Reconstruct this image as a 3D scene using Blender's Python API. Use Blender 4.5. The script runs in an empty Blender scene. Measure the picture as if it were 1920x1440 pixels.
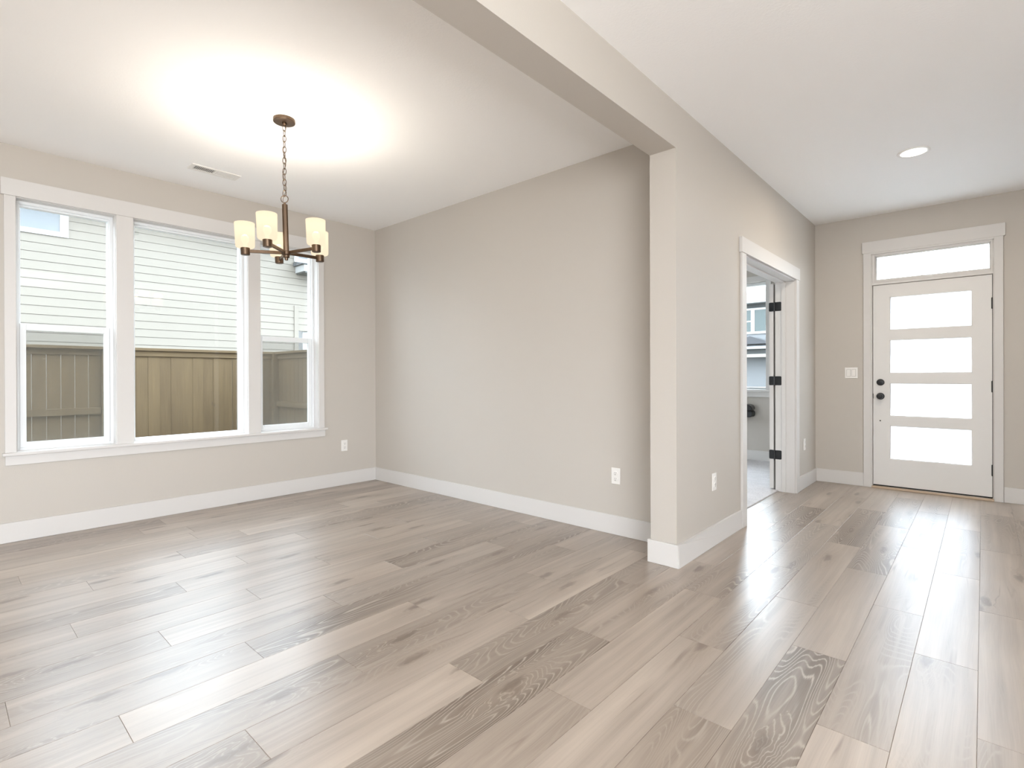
import bpy, bmesh, math, random
from mathutils import Vector, Matrix

random.seed(7)
SC = bpy.context.scene
COL = SC.collection

# ------------------------------------------------------------------ camera
cam_d = bpy.data.cameras.new('camera')
cam = bpy.data.objects.new('camera', cam_d)
COL.objects.link(cam)
F_PX, YAW, PITCH, ROLL, CAM_H = 979.19, 0.7341, -0.0020, -0.0032, 1.1337
cam_d.sensor_fit = 'HORIZONTAL'
cam_d.sensor_width = 36.0
cam_d.lens = F_PX * 36.0 / 1920.0
cam_d.shift_y = -13.02 / 1920.0
cam_d.clip_start = 0.02
cam_d.clip_end = 300
_f = Vector((-math.sin(YAW) * math.cos(PITCH), math.cos(YAW) * math.cos(PITCH), math.sin(PITCH)))
_r = Vector((math.cos(YAW), math.sin(YAW), 0))
_u = _r.cross(_f)
_r2 = _r * math.cos(ROLL) + _u * math.sin(ROLL)
_u2 = -_r * math.sin(ROLL) + _u * math.cos(ROLL)
M = Matrix.Identity(4)
for i in range(3):
    M[i][0], M[i][1], M[i][2] = _r2[i], _u2[i], -_f[i]
M[2][3] = CAM_H
cam.matrix_world = M
SC.camera = cam

# ------------------------------------------------------------------ colour management, sky, fill lamps
SC.view_settings.view_transform = 'Standard'
SC.view_settings.look = 'None'
SC.view_settings.gamma = 1.0
SC.view_settings.use_curve_mapping = False
SC.view_settings.exposure = 0.55
SC.cycles.use_denoising = True
SC.cycles.max_bounces = 12
SC.cycles.diffuse_bounces = 6
SC.cycles.transparent_max_bounces = 24
SC.cycles.sample_clamp_indirect = 10.0
SC.cycles.caustics_reflective = True
SC.cycles.caustics_refractive = False

W_ = bpy.data.worlds.new('overcast_sky')
SC.world = W_
W_.use_nodes = True
bg = W_.node_tree.nodes['Background']
bg.inputs[0].default_value = (0.83, 0.935, 1.05, 1)
# overcast sky, brighter towards the street side (+y) where the sun stands behind the cloud
_nt = W_.node_tree
_tc = _nt.nodes.new('ShaderNodeTexCoord')
_dt = _nt.nodes.new('ShaderNodeVectorMath')
_dt.operation = 'DOT_PRODUCT'
_dt.inputs[1].default_value = (0.0, 0.83, 0.56)
_nt.links.new(_tc.outputs['Generated'], _dt.inputs[0])
_mx = _nt.nodes.new('ShaderNodeMath')
_mx.operation = 'MAXIMUM'
_mx.inputs[1].default_value = 0.0
_nt.links.new(_dt.outputs['Value'], _mx.inputs[0])
_pw = _nt.nodes.new('ShaderNodeMath')
_pw.operation = 'POWER'
_pw.inputs[1].default_value = 4.0
_nt.links.new(_mx.outputs[0], _pw.inputs[0])
_ma = _nt.nodes.new('ShaderNodeMath')
_ma.operation = 'MULTIPLY_ADD'
_ma.inputs[1].default_value = 11.0
_ma.inputs[2].default_value = 6.0
_nt.links.new(_pw.outputs[0], _ma.inputs[0])
_nt.links.new(_ma.outputs[0], bg.inputs[1])


def area_light(name, loc, rot, sx, sy, power, col):
    d = bpy.data.lights.new(name, 'AREA')
    d.shape = 'RECTANGLE'
    d.size, d.size_y = sx, sy
    d.energy = power
    d.color = col
    o = bpy.data.objects.new(name, d)
    o.location = loc
    o.rotation_euler = rot
    COL.objects.link(o)
    return o


# added fill lamps at unseen openings behind and beside the camera
area_light('fill_rear', (-2.2, -4.15, 1.1), (math.radians(122), 0, 0), 0.75, 1.9, 5, (1.0, 0.995, 0.985))
area_light('fill_side', (2.36, -1.5, 1.40), (math.radians(118), 0, math.radians(90)), 4.0, 1.9, 180, (1.0, 0.995, 0.985))
# added fill lamp brightening the den, at an invented unseen opening
area_light('fill_den', (-4.93, 5.3, 1.45), (math.radians(90), 0, math.radians(-90)), 2.4, 1.7, 9, (0.74, 0.92, 1.0))

# ------------------------------------------------------------------ dimensions (metres)
T_W = 0.165
XW, YB, XH, YD, YE, XL, ZB, H = -4.975, 3.266, -1.341, 6.354, 2.930, -1.508, 2.474, 2.74
BB, BT = 0.137, 0.015
Y0, XR = -4.2, 2.4
YDEN = 7.30


# ------------------------------------------------------------------ materials
def new_mat(name):
    m = bpy.data.materials.new(name)
    m.use_nodes = True
    nt = m.node_tree
    return m, nt, nt.nodes['Principled BSDF']


def N(nt, kind, **kw):
    n = nt.nodes.new(kind)
    for k, v in kw.items():
        if k.startswith('i_'):
            n.inputs[k[2:].replace('_', ' ')].default_value = v
        else:
            setattr(n, k, v)
    return n


def mth(nt, op, a, b=None, c=None, clamp=False):
    n = nt.nodes.new('ShaderNodeMath')
    n.operation = op
    n.use_clamp = clamp
    for i, v in enumerate((a, b, c)):
        if v is None:
            continue
        if hasattr(v, 'links'):
            nt.links.new(v, n.inputs[i])
        else:
            n.inputs[i].default_value = v
    return n.outputs[0]


def mixc(nt, fac, a, b, mode='MIX'):
    n = nt.nodes.new('ShaderNodeMix')
    n.data_type = 'RGBA'
    n.blend_type = mode
    for s, v in (('Factor', fac), ('A', a), ('B', b)):
        inp = [i for i in n.inputs if i.name == s and i.type == ('VALUE' if s == 'Factor' else 'RGBA')][0]
        if hasattr(v, 'links'):
            nt.links.new(v, inp)
        else:
            inp.default_value = v if s == 'Factor' else (*v[:3], 1)
    return [o for o in n.outputs if o.type == 'RGBA'][0]


def paint(name, col, rough=0.55, bump=0.0, scale=120.0, spec=0.5, var=0.0):
    m, nt, p = new_mat(name)
    p.inputs['Base Color'].default_value = (*col, 1)
    p.inputs['Roughness'].default_value = rough
    p.inputs['Specular IOR Level'].default_value = spec
    tc = N(nt, 'ShaderNodeTexCoord')
    if bump:
        nz = N(nt, 'ShaderNodeTexNoise', i_Scale=scale, i_Detail=3.0)
        nt.links.new(tc.outputs['Object'], nz.inputs['Vector'])
        b = N(nt, 'ShaderNodeBump', i_Strength=bump, i_Distance=0.003)
        nt.links.new(nz.outputs[0], b.inputs['Height'])
        nt.links.new(b.outputs[0], p.inputs['Normal'])
    if var:
        nz = N(nt, 'ShaderNodeTexNoise', i_Scale=1.5, i_Detail=3.0)
        nt.links.new(tc.outputs['Object'], nz.inputs['Vector'])
        c = mixc(nt, nz.outputs[0], [x * (1 - var) for x in col], [min(1, x * (1 + var)) for x in col])
        nt.links.new(c, p.inputs['Base Color'])
    return m


MAT = {}
MAT['wall'] = paint('greige_wall_paint', (0.515, 0.478, 0.432), 0.62, 0.12, 260)
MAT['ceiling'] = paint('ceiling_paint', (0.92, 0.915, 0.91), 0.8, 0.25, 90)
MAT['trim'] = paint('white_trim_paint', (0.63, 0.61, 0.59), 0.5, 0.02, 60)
MAT['vinyl'] = paint('white_vinyl', (0.78, 0.80, 0.81), 0.3, 0.01, 40)
MAT['door'] = paint('door_paint', (0.70, 0.685, 0.665), 0.4, 0.03, 80)
MAT['plastic'] = paint('white_plastic', (0.80, 0.78, 0.75), 0.3, 0.01, 40)
MAT['slot'] = paint('dark_slot', (0.08, 0.075, 0.07), 0.6)
MAT['throat'] = paint('grey_duct', (0.30, 0.29, 0.28), 0.7)
MAT['black'] = paint('matte_black_metal', (0.012, 0.013, 0.015), 0.38, 0.05, 300)
MAT['blackgloss'] = paint('glossy_black', (0.010, 0.011, 0.013), 0.16, 0.02, 30)
MAT['rubber'] = paint('black_rubber', (0.01, 0.01, 0.01), 0.8)
MAT['gutter'] = paint('white_outdoor_paint', (0.3967, 0.3967, 0.3889), 0.5, 0.02, 40)
MAT['siding'] = paint('cream_lap_siding', (0.178, 0.158, 0.129), 0.6, 0.1, 70, var=0.03)
MAT['siding_grey'] = paint('grey_lap_siding', (0.1728, 0.1785, 0.1844), 0.6, 0.1, 40, var=0.04)
MAT['soffit'] = paint('shaded_soffit', (0.0864, 0.0911, 0.0846), 0.7, 0.05, 40)  # shade under eave and porch is put into this dark grey
MAT['darkband'] = paint('dark_band_paint', (0.0358, 0.0389, 0.0389), 0.7, 0.05, 40)  # even dark tone of the bands below eave and porch gutter
MAT['cream'] = paint('cream_beam_paint', (0.2765, 0.2662, 0.2253), 0.6, 0.05, 40)
MAT['ground'] = paint('gravel_ground', (0.112, 0.1083, 0.0971), 0.9, 0.6, 20, var=0.2)
MAT['threshold'] = paint('tan_threshold', (0.50, 0.38, 0.27), 0.4, 0.05, 60)
MAT['hole'] = paint('dark_hole', (0.02, 0.018, 0.016), 0.7)


def mat_bronze():
    m, nt, p = new_mat('brushed_bronze')
    p.inputs['Metallic'].default_value = 1.0
    tc = N(nt, 'ShaderNodeTexCoord')
    mp = N(nt, 'ShaderNodeMapping')
    mp.inputs['Scale'].default_value = (300, 300, 8)
    nt.links.new(tc.outputs['Object'], mp.inputs['Vector'])
    nz = N(nt, 'ShaderNodeTexNoise', i_Scale=1.0, i_Detail=2.0)
    nt.links.new(mp.outputs[0], nz.inputs['Vector'])
    nt.links.new(mixc(nt, nz.outputs[0], (0.105, 0.070, 0.046), (0.20, 0.140, 0.098)), p.inputs['Base Color'])
    p.inputs['Roughness'].default_value = 0.36
    return m


MAT['bronze'] = mat_bronze()


def mat_glass(name, tint=(0.97, 0.985, 0.98), rmul=1.0):
    """flat window glass: see-through, with a mirror part that grows towards grazing angles"""
    m = bpy.data.materials.new(name)
    m.use_nodes = True
    nt = m.node_tree
    nt.nodes.clear()
    out = N(nt, 'ShaderNodeOutputMaterial')
    tr = N(nt, 'ShaderNodeBsdfTransparent')
    tr.inputs[0].default_value = (*tint, 1)
    gl = N(nt, 'ShaderNodeBsdfGlossy')
    gl.inputs['Roughness'].default_value = 0.0
    gl.inputs['Color'].default_value = (1, 1, 1, 1)
    lw = N(nt, 'ShaderNodeLayerWeight', i_Blend=0.5)
    f = mth(nt, 'POWER', lw.outputs['Facing'], 5.0)
    f = mth(nt, 'MULTIPLY_ADD', f, 0.96 * rmul, 0.04 * rmul, clamp=True)
    mx = N(nt, 'ShaderNodeMixShader')
    nt.links.new(f, mx.inputs[0])
    nt.links.new(tr.outputs[0], mx.inputs[1])
    nt.links.new(gl.outputs[0], mx.inputs[2])
    nt.links.new(mx.outputs[0], out.inputs[0])
    return m


MAT['glass'] = mat_glass('window_glass')
MAT['darkglass'] = paint('far_window_glass', (0.0432, 0.0623, 0.0594), 0.08)
MAT['skyglass'] = paint('far_glass_painted_sky', (0.13, 0.145, 0.155), 0.05)  # sky reflection is put into the pale glass colour


def mat_frosted():
    m = bpy.data.materials.new('frosted_door_glass')
    m.use_nodes = True
    nt = m.node_tree
    nt.nodes.clear()
    out = N(nt, 'ShaderNodeOutputMaterial')
    tl = N(nt, 'ShaderNodeBsdfTranslucent')
    tl.inputs[0].default_value = (0.95, 0.97, 0.98, 1)
    tp = N(nt, 'ShaderNodeBsdfTransparent')
    tp.inputs[0].default_value = (0.95, 0.97, 0.98, 1)
    gl = N(nt, 'ShaderNodeBsdfGlossy')
    gl.inputs['Roughness'].default_value = 0.35
    nz = N(nt, 'ShaderNodeTexNoise', i_Scale=4.0, i_Detail=2.0)
    f = mth(nt, 'MULTIPLY_ADD', nz.outputs[0], 0.06, 0.12)
    m1 = N(nt, 'ShaderNodeMixShader')
    nt.links.new(f, m1.inputs[0])
    nt.links.new(tl.outputs[0], m1.inputs[1])
    nt.links.new(tp.outputs[0], m1.inputs[2])
    m2 = N(nt, 'ShaderNodeMixShader')
    m2.inputs[0].default_value = 0.05
    nt.links.new(m1.outputs[0], m2.inputs[1])
    nt.links.new(gl.outputs[0], m2.inputs[2])
    nt.links.new(m2.outputs[0], out.inputs[0])
    return m


MAT['frosted'] = mat_frosted()


def mat_screen():
    m = bpy.data.materials.new('insect_mesh')
    m.use_nodes = True
    nt = m.node_tree
    nt.nodes.clear()
    out = N(nt, 'ShaderNodeOutputMaterial')
    df = N(nt, 'ShaderNodeBsdfDiffuse')
    df.inputs[0].default_value = (0.20, 0.19, 0.17, 1)
    tp = N(nt, 'ShaderNodeBsdfTransparent')
    mx = N(nt, 'ShaderNodeMixShader')
    nz = N(nt, 'ShaderNodeTexNoise', i_Scale=900.0)
    f = mth(nt, 'MULTIPLY_ADD', nz.outputs[0], 0.1, 0.70)
    nt.links.new(f, mx.inputs[0])
    nt.links.new(df.outputs[0], mx.inputs[1])
    nt.links.new(tp.outputs[0], mx.inputs[2])
    nt.links.new(mx.outputs[0], out.inputs[0])
    return m


MAT['screen'] = mat_screen()


def mat_shade():
    """lit opal glass: glows by itself, lets a little of the lamp through"""
    m = bpy.data.materials.new('opal_shade_glass')
    m.use_nodes = True
    nt = m.node_tree
    nt.nodes.clear()
    out = N(nt, 'ShaderNodeOutputMaterial')
    tl = N(nt, 'ShaderNodeBsdfTranslucent')
    tl.inputs[0].default_value = (0.016, 0.0145, 0.011, 1)
    em = N(nt, 'ShaderNodeEmission')
    nz = N(nt, 'ShaderNodeTexNoise', i_Scale=30.0)
    em.inputs[0].default_value = (1.0, 0.84, 0.62, 1)
    nt.links.new(mth(nt, 'MULTIPLY_ADD', nz.outputs[0], 0.05, 0.68), em.inputs[1])
    a = N(nt, 'ShaderNodeAddShader')
    nt.links.new(tl.outputs[0], a.inputs[0])
    nt.links.new(em.outputs[0], a.inputs[1])
    tp = N(nt, 'ShaderNodeBsdfTransparent')
    tp.inputs[0].default_value = (0.98, 0.93, 0.84, 1)
    b = N(nt, 'ShaderNodeMixShader')
    b.inputs[0].default_value = 0.17
    nt.links.new(a.outputs[0], b.inputs[1])
    nt.links.new(tp.outputs[0], b.inputs[2])
    nt.links.new(b.outputs[0], out.inputs[0])
    return m


MAT['shade'] = mat_shade()


def mat_emit(name, col, s):
    m, nt, p = new_mat(name)
    p.inputs['Base Color'].default_value = (0.8, 0.8, 0.8, 1)
    p.inputs['Emission Color'].default_value = (*col, 1)
    p.inputs['Emission Strength'].default_value = s
    return m


MAT['bulb'] = mat_emit('lit_bulb', (1.0, 0.85, 0.62), 2.5)
MAT['lens'] = mat_emit('lit_lens', (1.0, 0.92, 0.80), 2.2)


def mat_fence():
    m, nt, p = new_mat('weathered_cedar')
    tc = N(nt, 'ShaderNodeTexCoord')
    uv = N(nt, 'ShaderNodeUVMap', uv_map='UVMap')
    at = N(nt, 'ShaderNodeVertexColor', layer_name='tone')
    sp = N(nt, 'ShaderNodeSeparateColor')
    nt.links.new(at.outputs[0], sp.inputs[0])
    mp = N(nt, 'ShaderNodeMapping')
    mp.inputs['Scale'].default_value = (45, 2.2, 1)
    nt.links.new(uv.outputs[0], mp.inputs['Vector'])
    g = N(nt, 'ShaderNodeTexNoise', i_Scale=1.0, i_Detail=5.0, i_Distortion=0.6)
    nt.links.new(mp.outputs[0], g.inputs['Vector'])
    mp2 = N(nt, 'ShaderNodeMapping')
    mp2.inputs['Scale'].default_value = (7, 1.6, 1)
    nt.links.new(uv.outputs[0], mp2.inputs['Vector'])
    g2 = N(nt, 'ShaderNodeTexNoise', i_Scale=1.0, i_Detail=3.0)
    nt.links.new(mp2.outputs[0], g2.inputs['Vector'])
    vo = N(nt, 'ShaderNodeTexVoronoi', i_Scale=1.0)
    mp3 = N(nt, 'ShaderNodeMapping')
    mp3.inputs['Scale'].default_value = (6, 2.6, 1)
    nt.links.new(uv.outputs[0], mp3.inputs['Vector'])
    nt.links.new(mp3.outputs[0], vo.inputs['Vector'])
    knot = mth(nt, 'SUBTRACT', 1.0, mth(nt, 'MULTIPLY', vo.outputs['Distance'], 9.0), clamp=True)
    f = mth(nt, 'ADD', mth(nt, 'MULTIPLY', g.outputs[0], 0.55), mth(nt, 'MULTIPLY', g2.outputs[0], 0.6))
    f = mth(nt, 'ADD', f, mth(nt, 'MULTIPLY', mth(nt, 'SUBTRACT', sp.outputs[0], 0.5), 0.7))
    f = mth(nt, 'SUBTRACT', f, 0.1, clamp=True)
    c = mixc(nt, f, (0.056, 0.034, 0.0135), (0.132, 0.088, 0.039))
    c = mixc(nt, mth(nt, 'MULTIPLY', knot, 0.8), c, (0.035, 0.021, 0.011))
    nt.links.new(c, p.inputs['Base Color'])
    p.inputs['Roughness'].default_value = 0.8
    b = N(nt, 'ShaderNodeBump', i_Strength=0.4, i_Distance=0.004)
    nt.links.new(g.outputs[0], b.inputs['Height'])
    nt.links.new(b.outputs[0], p.inputs['Normal'])
    return m


MAT['fence'] = mat_fence()


def mat_shingle():
    m, nt, p = new_mat('asphalt_shingles')
    tc = N(nt, 'ShaderNodeTexCoord')
    br = N(nt, 'ShaderNodeTexBrick', i_Scale=3.0, i_Mortar_Size=0.03)
    br.inputs['Color1'].default_value = (0.10, 0.105, 0.11, 1)
    br.inputs['Color2'].default_value = (0.145, 0.15, 0.155, 1)
    br.inputs['Mortar'].default_value = (0.06, 0.06, 0.065, 1)
    nt.links.new(tc.outputs['Object'], br.inputs['Vector'])
    nt.links.new(br.outputs[0], p.inputs['Base Color'])
    p.inputs['Roughness'].default_value = 0.9
    return m


MAT['shingle'] = mat_shingle()


def mat_carpet():
    m, nt, p = new_mat('grey_cut_pile_carpet')
    tc = N(nt, 'ShaderNodeTexCoord')
    a = N(nt, 'ShaderNodeTexNoise', i_Scale=75.0, i_Detail=5.0)
    b = N(nt, 'ShaderNodeTexNoise', i_Scale=9.0, i_Detail=3.0)
    for n in (a, b):
        nt.links.new(tc.outputs['Object'], n.inputs['Vector'])
    f = mth(nt, 'ADD', mth(nt, 'MULTIPLY', a.outputs[0], 0.7), mth(nt, 'MULTIPLY', b.outputs[0], 0.4), clamp=True)
    nt.links.new(mixc(nt, f, (0.30, 0.285, 0.29), (0.78, 0.75, 0.75)), p.inputs['Base Color'])
    p.inputs['Roughness'].default_value = 0.95
    bp = N(nt, 'ShaderNodeBump', i_Strength=0.8, i_Distance=0.01)
    nt.links.new(a.outputs[0], bp.inputs['Height'])
    nt.links.new(bp.outputs[0], p.inputs['Normal'])
    return m


MAT['carpet'] = mat_carpet()


def mat_floor():
    m, nt, p = new_mat('greige_oak_planks')
    uv = N(nt, 'ShaderNodeUVMap', uv_map='UVMap')
    at = N(nt, 'ShaderNodeVertexColor', layer_name='tone')
    sp = N(nt, 'ShaderNodeSeparateColor')
    nt.links.new(at.outputs[0], sp.inputs[0])
    tone, r2, r3 = sp.outputs[0], sp.outputs[1], sp.outputs[2]
    sx = N(nt, 'ShaderNodeSeparateXYZ')
    nt.links.new(uv.outputs[0], sx.inputs[0])
    u, v = sx.outputs[0], sx.outputs[1]

    def vec(a, b, su, sv, off=0.0):
        c = N(nt, 'ShaderNodeCombineXYZ')
        nt.links.new(mth(nt, 'MULTIPLY', a, su), c.inputs[0])
        nt.links.new(mth(nt, 'MULTIPLY', b, sv), c.inputs[1])
        c.inputs[2].default_value = off
        return c.outputs[0]

    def noise(vv, detail=2.0, rough=0.5, dist=0.0):
        n = N(nt, 'ShaderNodeTexNoise', i_Scale=1.0, i_Detail=detail, i_Roughness=rough, i_Distortion=dist)
        nt.links.new(vv, n.inputs['Vector'])
        return n.outputs[0]

    # knots: a few stretched cells
    vo = N(nt, 'ShaderNodeTexVoronoi', i_Scale=1.0, i_Randomness=1.0)
    vo.voronoi_dimensions = '2D'
    wob = mth(nt, 'MULTIPLY', mth(nt, 'SUBTRACT', noise(vec(u, v, 38.0, 14.0, 2.0), 2.0), 0.5), 0.035)
    nt.links.new(vec(mth(nt, 'ADD', u, wob), mth(nt, 'MULTIPLY_ADD', wob, -3.0, v), 6.2, 1.5, 3.0), vo.inputs['Vector'])
    spv = N(nt, 'ShaderNodeSeparateColor')
    nt.links.new(vo.outputs['Color'], spv.inputs[0])
    keep = mth(nt, 'GREATER_THAN', spv.outputs[0], 0.60)
    kd = vo.outputs['Distance']
    knot = mth(nt, 'MULTIPLY', keep, mth(nt, 'MULTIPLY', mth(nt, 'SUBTRACT', 1.0, mth(nt, 'MULTIPLY', kd, 7.0)), 1.8, clamp=True))
    halo = mth(nt, 'MULTIPLY', keep, mth(nt, 'SUBTRACT', 1.0, mth(nt, 'MULTIPLY', kd, 2.6), clamp=True))
    # wavy grain coordinate, pushed aside around knots
    w1 = noise(vec(u, v, 6.0, 1.3, 1.0), 2.0)
    uw = mth(nt, 'ADD', u, mth(nt, 'MULTIPLY', mth(nt, 'SUBTRACT', w1, 0.5), 0.035))
    uw = mth(nt, 'ADD', uw, mth(nt, 'MULTIPLY', halo, 0.03))
    streak = noise(vec(uw, v, 30.0, 0.55, 5.0), 2.5, 0.5)
    fine = noise(vec(uw, v, 240.0, 5.0, 8.0), 2.0, 0.5)
    blotch = noise(vec(uw, v, 6.0, 0.9, 11.0), 2.0, 0.5)
    # cathedral lines: contours of a slow noise
    cn = noise(vec(u, v, 7.0, 0.9, 17.0), 1.0, 0.4)
    ph = mth(nt, 'ADD', mth(nt, 'MULTIPLY', cn, 230.0), mth(nt, 'MULTIPLY', halo, 34.0))
    ph = mth(nt, 'ADD', ph, mth(nt, 'MULTIPLY', fine, 2.0))
    lines = mth(nt, 'POWER', mth(nt, 'MULTIPLY_ADD', mth(nt, 'SINE', ph), 0.5, 0.5), 7.0)
    # dark cracks
    ck = noise(vec(uw, v, 11.0, 0.6, 23.0), 1.5, 0.5)
    crack = mth(nt, 'SUBTRACT', 1.0, mth(nt, 'MULTIPLY', mth(nt, 'ABSOLUTE', mth(nt, 'SUBTRACT', ck, 0.5)), 60.0), clamp=True)
    ckm = noise(vec(u, v, 6.0, 2.2, 31.0), 2.0)
    crack = mth(nt, 'MULTIPLY', crack, mth(nt, 'MULTIPLY', mth(nt, 'SUBTRACT', ckm, 0.55), 8.0, clamp=True))
    # tone 0 dark .. 1 light
    f = mth(nt, 'MULTIPLY_ADD', mth(nt, 'SUBTRACT', blotch, 0.5), 1.15, tone)
    f = mth(nt, 'ADD', f, mth(nt, 'MULTIPLY', mth(nt, 'SUBTRACT', streak, 0.5), 0.70))
    f = mth(nt, 'ADD', f, mth(nt, 'MULTIPLY', mth(nt, 'SUBTRACT', fine, 0.5), 0.30), clamp=True)
    dark = mth(nt, 'SUBTRACT', 0.62, f, clamp=True)
    c = mixc(nt, f, (0.135, 0.096, 0.069), (0.478, 0.398, 0.328))
    c = mixc(nt, mth(nt, 'MULTIPLY', mth(nt, 'SUBTRACT', r2, 0.5), 0.35, clamp=True), c, (0.45, 0.40, 0.35))
    lf = mth(nt, 'MULTIPLY', lines, mth(nt, 'MULTIPLY', mth(nt, 'SUBTRACT', dark, 0.05), 1.25, clamp=True), clamp=True)
    lf = mth(nt, 'ADD', lf, mth(nt, 'MULTIPLY', mth(nt, 'MULTIPLY', lines, halo), 0.28), clamp=True)
    c = mixc(nt, lf, c, (0.55, 0.48, 0.41))
    c = mixc(nt, mth(nt, 'MULTIPLY', crack, 0.6), c, (0.15, 0.10, 0.07))
    c = mixc(nt, mth(nt, 'MULTIPLY', halo, 0.32), c, (0.21, 0.145, 0.098))
    c = mixc(nt, mth(nt, 'MULTIPLY', knot, mth(nt, 'MULTIPLY_ADD', streak, 0.9, 0.15)), c, (0.10, 0.066, 0.045))
    nt.links.new(c, p.inputs['Base Color'])
    rg = mth(nt, 'MULTIPLY_ADD', fine, 0.05, 0.305)
    nt.links.new(rg, p.inputs['Roughness'])
    p.inputs['IOR'].default_value = 2.0
    p.inputs['Specular IOR Level'].default_value = 0.5
    hgt = mth(nt, 'SUBTRACT', mth(nt, 'MULTIPLY', fine, 0.5), mth(nt, 'ADD', crack, mth(nt, 'MULTIPLY', lf, 0.4)))
    b = N(nt, 'ShaderNodeBump', i_Strength=0.07, i_Distance=0.001)
    nt.links.new(hgt, b.inputs['Height'])
    nt.links.new(b.outputs[0], p.inputs['Normal'])
    return m


MAT['floor'] = mat_floor()


# ------------------------------------------------------------------ mesh helpers
class MB:
    def __init__(self):
        self.v, self.f, self.s = [], [], []
        self.uv, self.tone = {}, {}

    def face(self, pts, smooth=False, uv=None, tone=None):
        b = len(self.v)
        self.v += [tuple(p) for p in pts]
        self.f.append(tuple(range(b, b + len(pts))))
        self.s.append(smooth)
        if uv:
            self.uv[len(self.f) - 1] = uv
        if tone:
            self.tone[len(self.f) - 1] = tone
        return self

    def box(self, x0, x1, y0, y1, z0, z1, tone=None, grain=None):
        x0, x1 = sorted((x0, x1)); y0, y1 = sorted((y0, y1)); z0, z1 = sorted((z0, z1))
        P = [(x0, y0, z0), (x1, y0, z0), (x1, y1, z0), (x0, y1, z0), (x0, y0, z1), (x1, y0, z1), (x1, y1, z1), (x0, y1, z1)]
        ou, ov = random.uniform(0, 50), random.uniform(0, 50)
        for q in ((0, 3, 2, 1), (4, 5, 6, 7), (0, 1, 5, 4), (1, 2, 6, 5), (2, 3, 7, 6), (3, 0, 4, 7)):
            pts = [P[i] for i in q]
            uv = None
            if grain is not None:
                oth = [k for k in range(3) if k != grain]
                uv = [(p[oth[0]] + p[oth[1]] + ou, p[grain] + ov) for p in pts]
            self.face(pts, False, uv, tone)
        return self

    def mesh_add(self, vs, fs, smooth=True):
        b = len(self.v)
        self.v += [tuple(p) for p in vs]
        for f in fs:
            self.f.append(tuple(b + i for i in f))
            self.s.append(smooth)
        return self

    def rings(self, rings, cap0=True, cap1=True, smooth=True):
        n = len(rings[0])
        vs = [p for r in rings for p in r]
        fs = []
        for k in range(len(rings) - 1):
            for i in range(n):
                j = (i + 1) % n
                fs.append((k * n + i, k * n + j, (k + 1) * n + j, (k + 1) * n + i))
        if cap0:
            fs.append(tuple(reversed(range(n))))
        if cap1:
            fs.append(tuple((len(rings) - 1) * n + i for i in range(n)))
        return self.mesh_add(vs, fs, smooth)

    def lathe(self, c, axis, prof, n=24, cap0=True, cap1=True):
        """prof: list of (distance along axis, radius)"""
        a = Vector(axis).normalized()
        t = Vector((1, 0, 0)) if abs(a.x) < 0.9 else Vector((0, 1, 0))
        e1 = a.cross(t).normalized()
        e2 = a.cross(e1)
        c = Vector(c)
        R = []
        for d, r in prof:
            R.append([c + a * d + (e1 * math.cos(2 * math.pi * i / n) + e2 * math.sin(2 * math.pi * i / n)) * r for i in range(n)])
        return self.rings(R, cap0, cap1)

    def tube(self, pts, r, n=8, closed=False):
        pts = [Vector(p) for p in pts]
        R = []
        L = len(pts)
        up = None
        for i, p in enumerate(pts):
            if closed:
                d = (pts[(i + 1) % L] - pts[i - 1]).normalized()
            else:
                d = (pts[min(i + 1, L - 1)] - pts[max(i - 1, 0)]).normalized()
            if up is None:
                t = Vector((0, 0, 1)) if abs(d.z) < 0.9 else Vector((1, 0, 0))
                up = (t - d * t.dot(d)).normalized()
            else:
                up = (up - d * up.dot(d)).normalized()
            s = d.cross(up)
            R.append([p + (up * math.cos(2 * math.pi * k / n) + s * math.sin(2 * math.pi * k / n)) * r for k in range(n)])
        if closed:
            R.append(R[0])
            return self.rings(R, False, False)
        return self.rings(R)

    def bar(self, p0, p1, w, h):
        """rectangular bar from p0 to p1, w across, h high"""
        p0, p1 = Vector(p0), Vector(p1)
        d = (p1 - p0).normalized()
        s = d.cross(Vector((0, 0, 1))).normalized()
        u = s.cross(d)
        R = [[p + s * a * w / 2 + u * b * h / 2 for a, b in ((-1, -1), (1, -1), (1, 1), (-1, 1))] for p in (p0, p1)]
        return self.rings(R, smooth=False)

    def build(self, name, mat, parent=None, bevel=0.0, seg=2, sharp=35, merge=True):
        me = bpy.data.meshes.new(name)
        me.from_pydata(self.v, [], self.f)
        for i, p in enumerate(me.polygons):
            p.use_smooth = self.s[i]
        if self.uv:
            l = me.uv_layers.new(name='UVMap')
            for fi, uvs in self.uv.items():
                for k, li in enumerate(me.polygons[fi].loop_indices):
                    l.data[li].uv = uvs[k]
        if self.tone:
            ca = me.color_attributes.new('tone', 'FLOAT_COLOR', 'CORNER')
            for fi, t in self.tone.items():
                for li in me.polygons[fi].loop_indices:
                    ca.data[li].color = (*t, 1)
        if merge:
            bm = bmesh.new()
            bm.from_mesh(me)
            bmesh.ops.remove_doubles(bm, verts=bm.verts, dist=1e-6)
            bm.to_mesh(me)
            bm.free()
        if any(self.s):
            me.set_sharp_from_angle(angle=math.radians(sharp))
        me.materials.append(mat)
        o = bpy.data.objects.new(name, me)
        COL.objects.link(o)
        if parent:
            o.parent = parent
        if bevel:
            b = o.modifiers.new('bevel', 'BEVEL')
            b.width = bevel
            b.segments = seg
            b.limit_method = 'ANGLE'
            b.angle_limit = math.radians(40)
        return o


def tag(o, label, cat, group=None, kind=None):
    o['label'] = label
    o['category'] = cat
    if group:
        o['group'] = group
    if kind:
        o['kind'] = kind
    return o


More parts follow.
